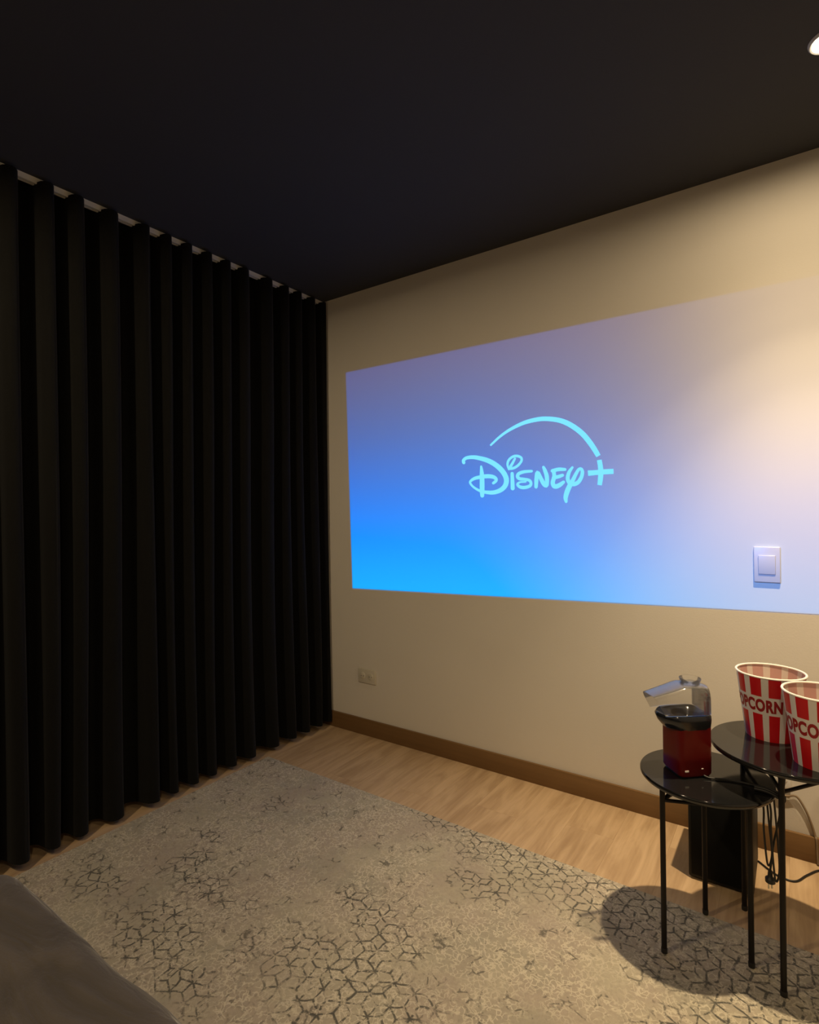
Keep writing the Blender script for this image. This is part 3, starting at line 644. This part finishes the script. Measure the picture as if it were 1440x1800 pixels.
# clear hood: rounded cover running out into a chute over the spout
bm = bmesh.new(); rows = []
for (x_, hw, zt_, sh) in ((.050, .030, .244, 0.), (.0515, .041, .256, 0.), (.049, .047, .264, 0.), (.030, .050, .268, 0.), (-.018, .050, .268, 0.), (-.030, .0495, .265, 0.),
                         (-.060, .047, .256, .004), (-.095, .044, .247, .012), (-.122, .042, .240, .030)):
    row = []; N = 18; zb = .1835
    for k in range(N + 1):
        a = PI*k/N; p = 4.5
        cy_ = math.copysign(abs(math.cos(a))**(2/p), math.cos(a))*hw; cz = (abs(math.sin(a))**(2/p))
        row.append(bm.verts.new((x_ + (1 - cz)*sh, cy_, zb + (zt_ - zb)*cz)))
    rows.append(row)
for a, b_ in zip(rows, rows[1:]):
    for k in range(len(a) - 1): bm.faces.new((a[k], a[k+1], b_[k+1], b_[k]))
bm.faces.new(rows[0])
bmesh.ops.recalc_face_normals(bm, faces=bm.faces[:])
bmesh.ops.solidify(bm, geom=bm.faces[:], thickness=.0016)
lid = link('lid', done(bm, 'lid', 50), M_clear, PM)
lid['label'] = 'clear plastic hood and chute'
lathe('measuring_cup', [(.024, -.012), (.027, .0), (.030, .004), (.031, .009), (.0295, .010), (.0285, .005), (.0255, .001), (.0225, -.0105)], M_clear, lid, 36, (.014, 0, .271), cap0=True, cap1=True)
box('badge', (-.040, -.0530, .020), (-.028, -.0515, .025), M_mark, PM, .0005, 1)['label'] = 'small pale badge'
box('badge', (.012, -.0530, .026), (.018, -.0515, .029), M_mark, PM, .0005, 1)
# cord of the machine: over the table edge into a tied bundle, plug dangling below it
PMW = Matrix.Translation(Vector((2.052, -.648, .5053))) @ Matrix.Rotation(math.radians(42), 4, 'Z')
PMI = PMW.inverted()
def loc_(P): return [PMI @ Vector(p) for p in P]
cord = tube('power_cord', loc_([(2.092, -.668, .515), (2.115, -.672, .509), (2.16, -.655, .5085), (2.215, -.65, .5085), (2.262, -.655, .510), (2.288, -.662, .500), (2.285, -.664, .44), (2.272, -.664, .37), (2.265, -.664, .31), (2.262, -.664, .285)]), .0028, M_cord, PM)
bm = bmesh.new()
for k, off in enumerate((-.006, 0., .006)):
    tube_bm(bm, loc_([(2.228, -.676 + off, .513 + .003*(k % 2)), (2.262, -.676 + off, .511 + .003*(k % 2)), (2.300, -.676 + off, .497 + .002*k)]), .0048, 8)
for sx, dz in ((2.245, -.20), (2.262, -.235)):
    tube_bm(bm, loc_([(sx - .004, -.676, .507), (sx + .004, -.678, .46), (sx + .004, -.678, .40), (sx + .012, -.676, .507 + dz), (sx + .022, -.672, .507 + dz + .03), (sx + .016, -.670, .42), (sx + .010, -.672, .505)]), .0027, 8)
link('cord_bundle', done(bm, 'cord_bundle', 50), M_cord, cord)
pl = lathe('plug', [(.004, .036), (.0055, .030), (.0065, .018), (.0125, .012), (.0125, .002), (.010, 0)], M_cord, cord, 20, PMI @ Vector((2.262, -.664, .252)))
# pins belong to the plug
bm = bmesh.new()
pc = PMI @ Vector((2.262, -.664, .252))
for q in (-.005, .005): lathe_bm(bm, [(.0018, -.016), (.0020, -.014), (.0020, .001)], 10, (pc.x + q, pc.y, pc.z))
link('plug_pins', done(bm, 'plug_pins', 40), M_steel, cord)

# ---------------------------------------------------------------- loose cable and tan tube behind the tables
tag(tube('floor_cable', [(2.205, -.115, .0035), (2.25, -.16, .0035), (2.285, -.178, .0035), (2.32, -.170, .0035), (2.352, -.110, .0035), (2.395, -.05, .0035), (2.47, -.03, .0035), (2.6, -.05, .0035)], .0034, M_cord),
    'black cable lying on the floor by the skirting board', 'cable')
M_tan = mat('tan_arc', (.21, .15, .09), rough=.6)  # dark tan tone of the arc-shaped tube on the wall
tag(tube('wall_arc', [(2.262, -.014, .250), (2.268, -.010, .222), (2.295, -.008, .222), (2.322, -.008, .228), (2.347, -.008, .190), (2.366, -.008, .140), (2.377, -.010, .100), (2.380, -.018, .092), (2.382, -.018, .05), (2.384, -.022, .005)], .0038, M_tan),
    'thin tan tube arching down the wall behind the tables', 'cable')
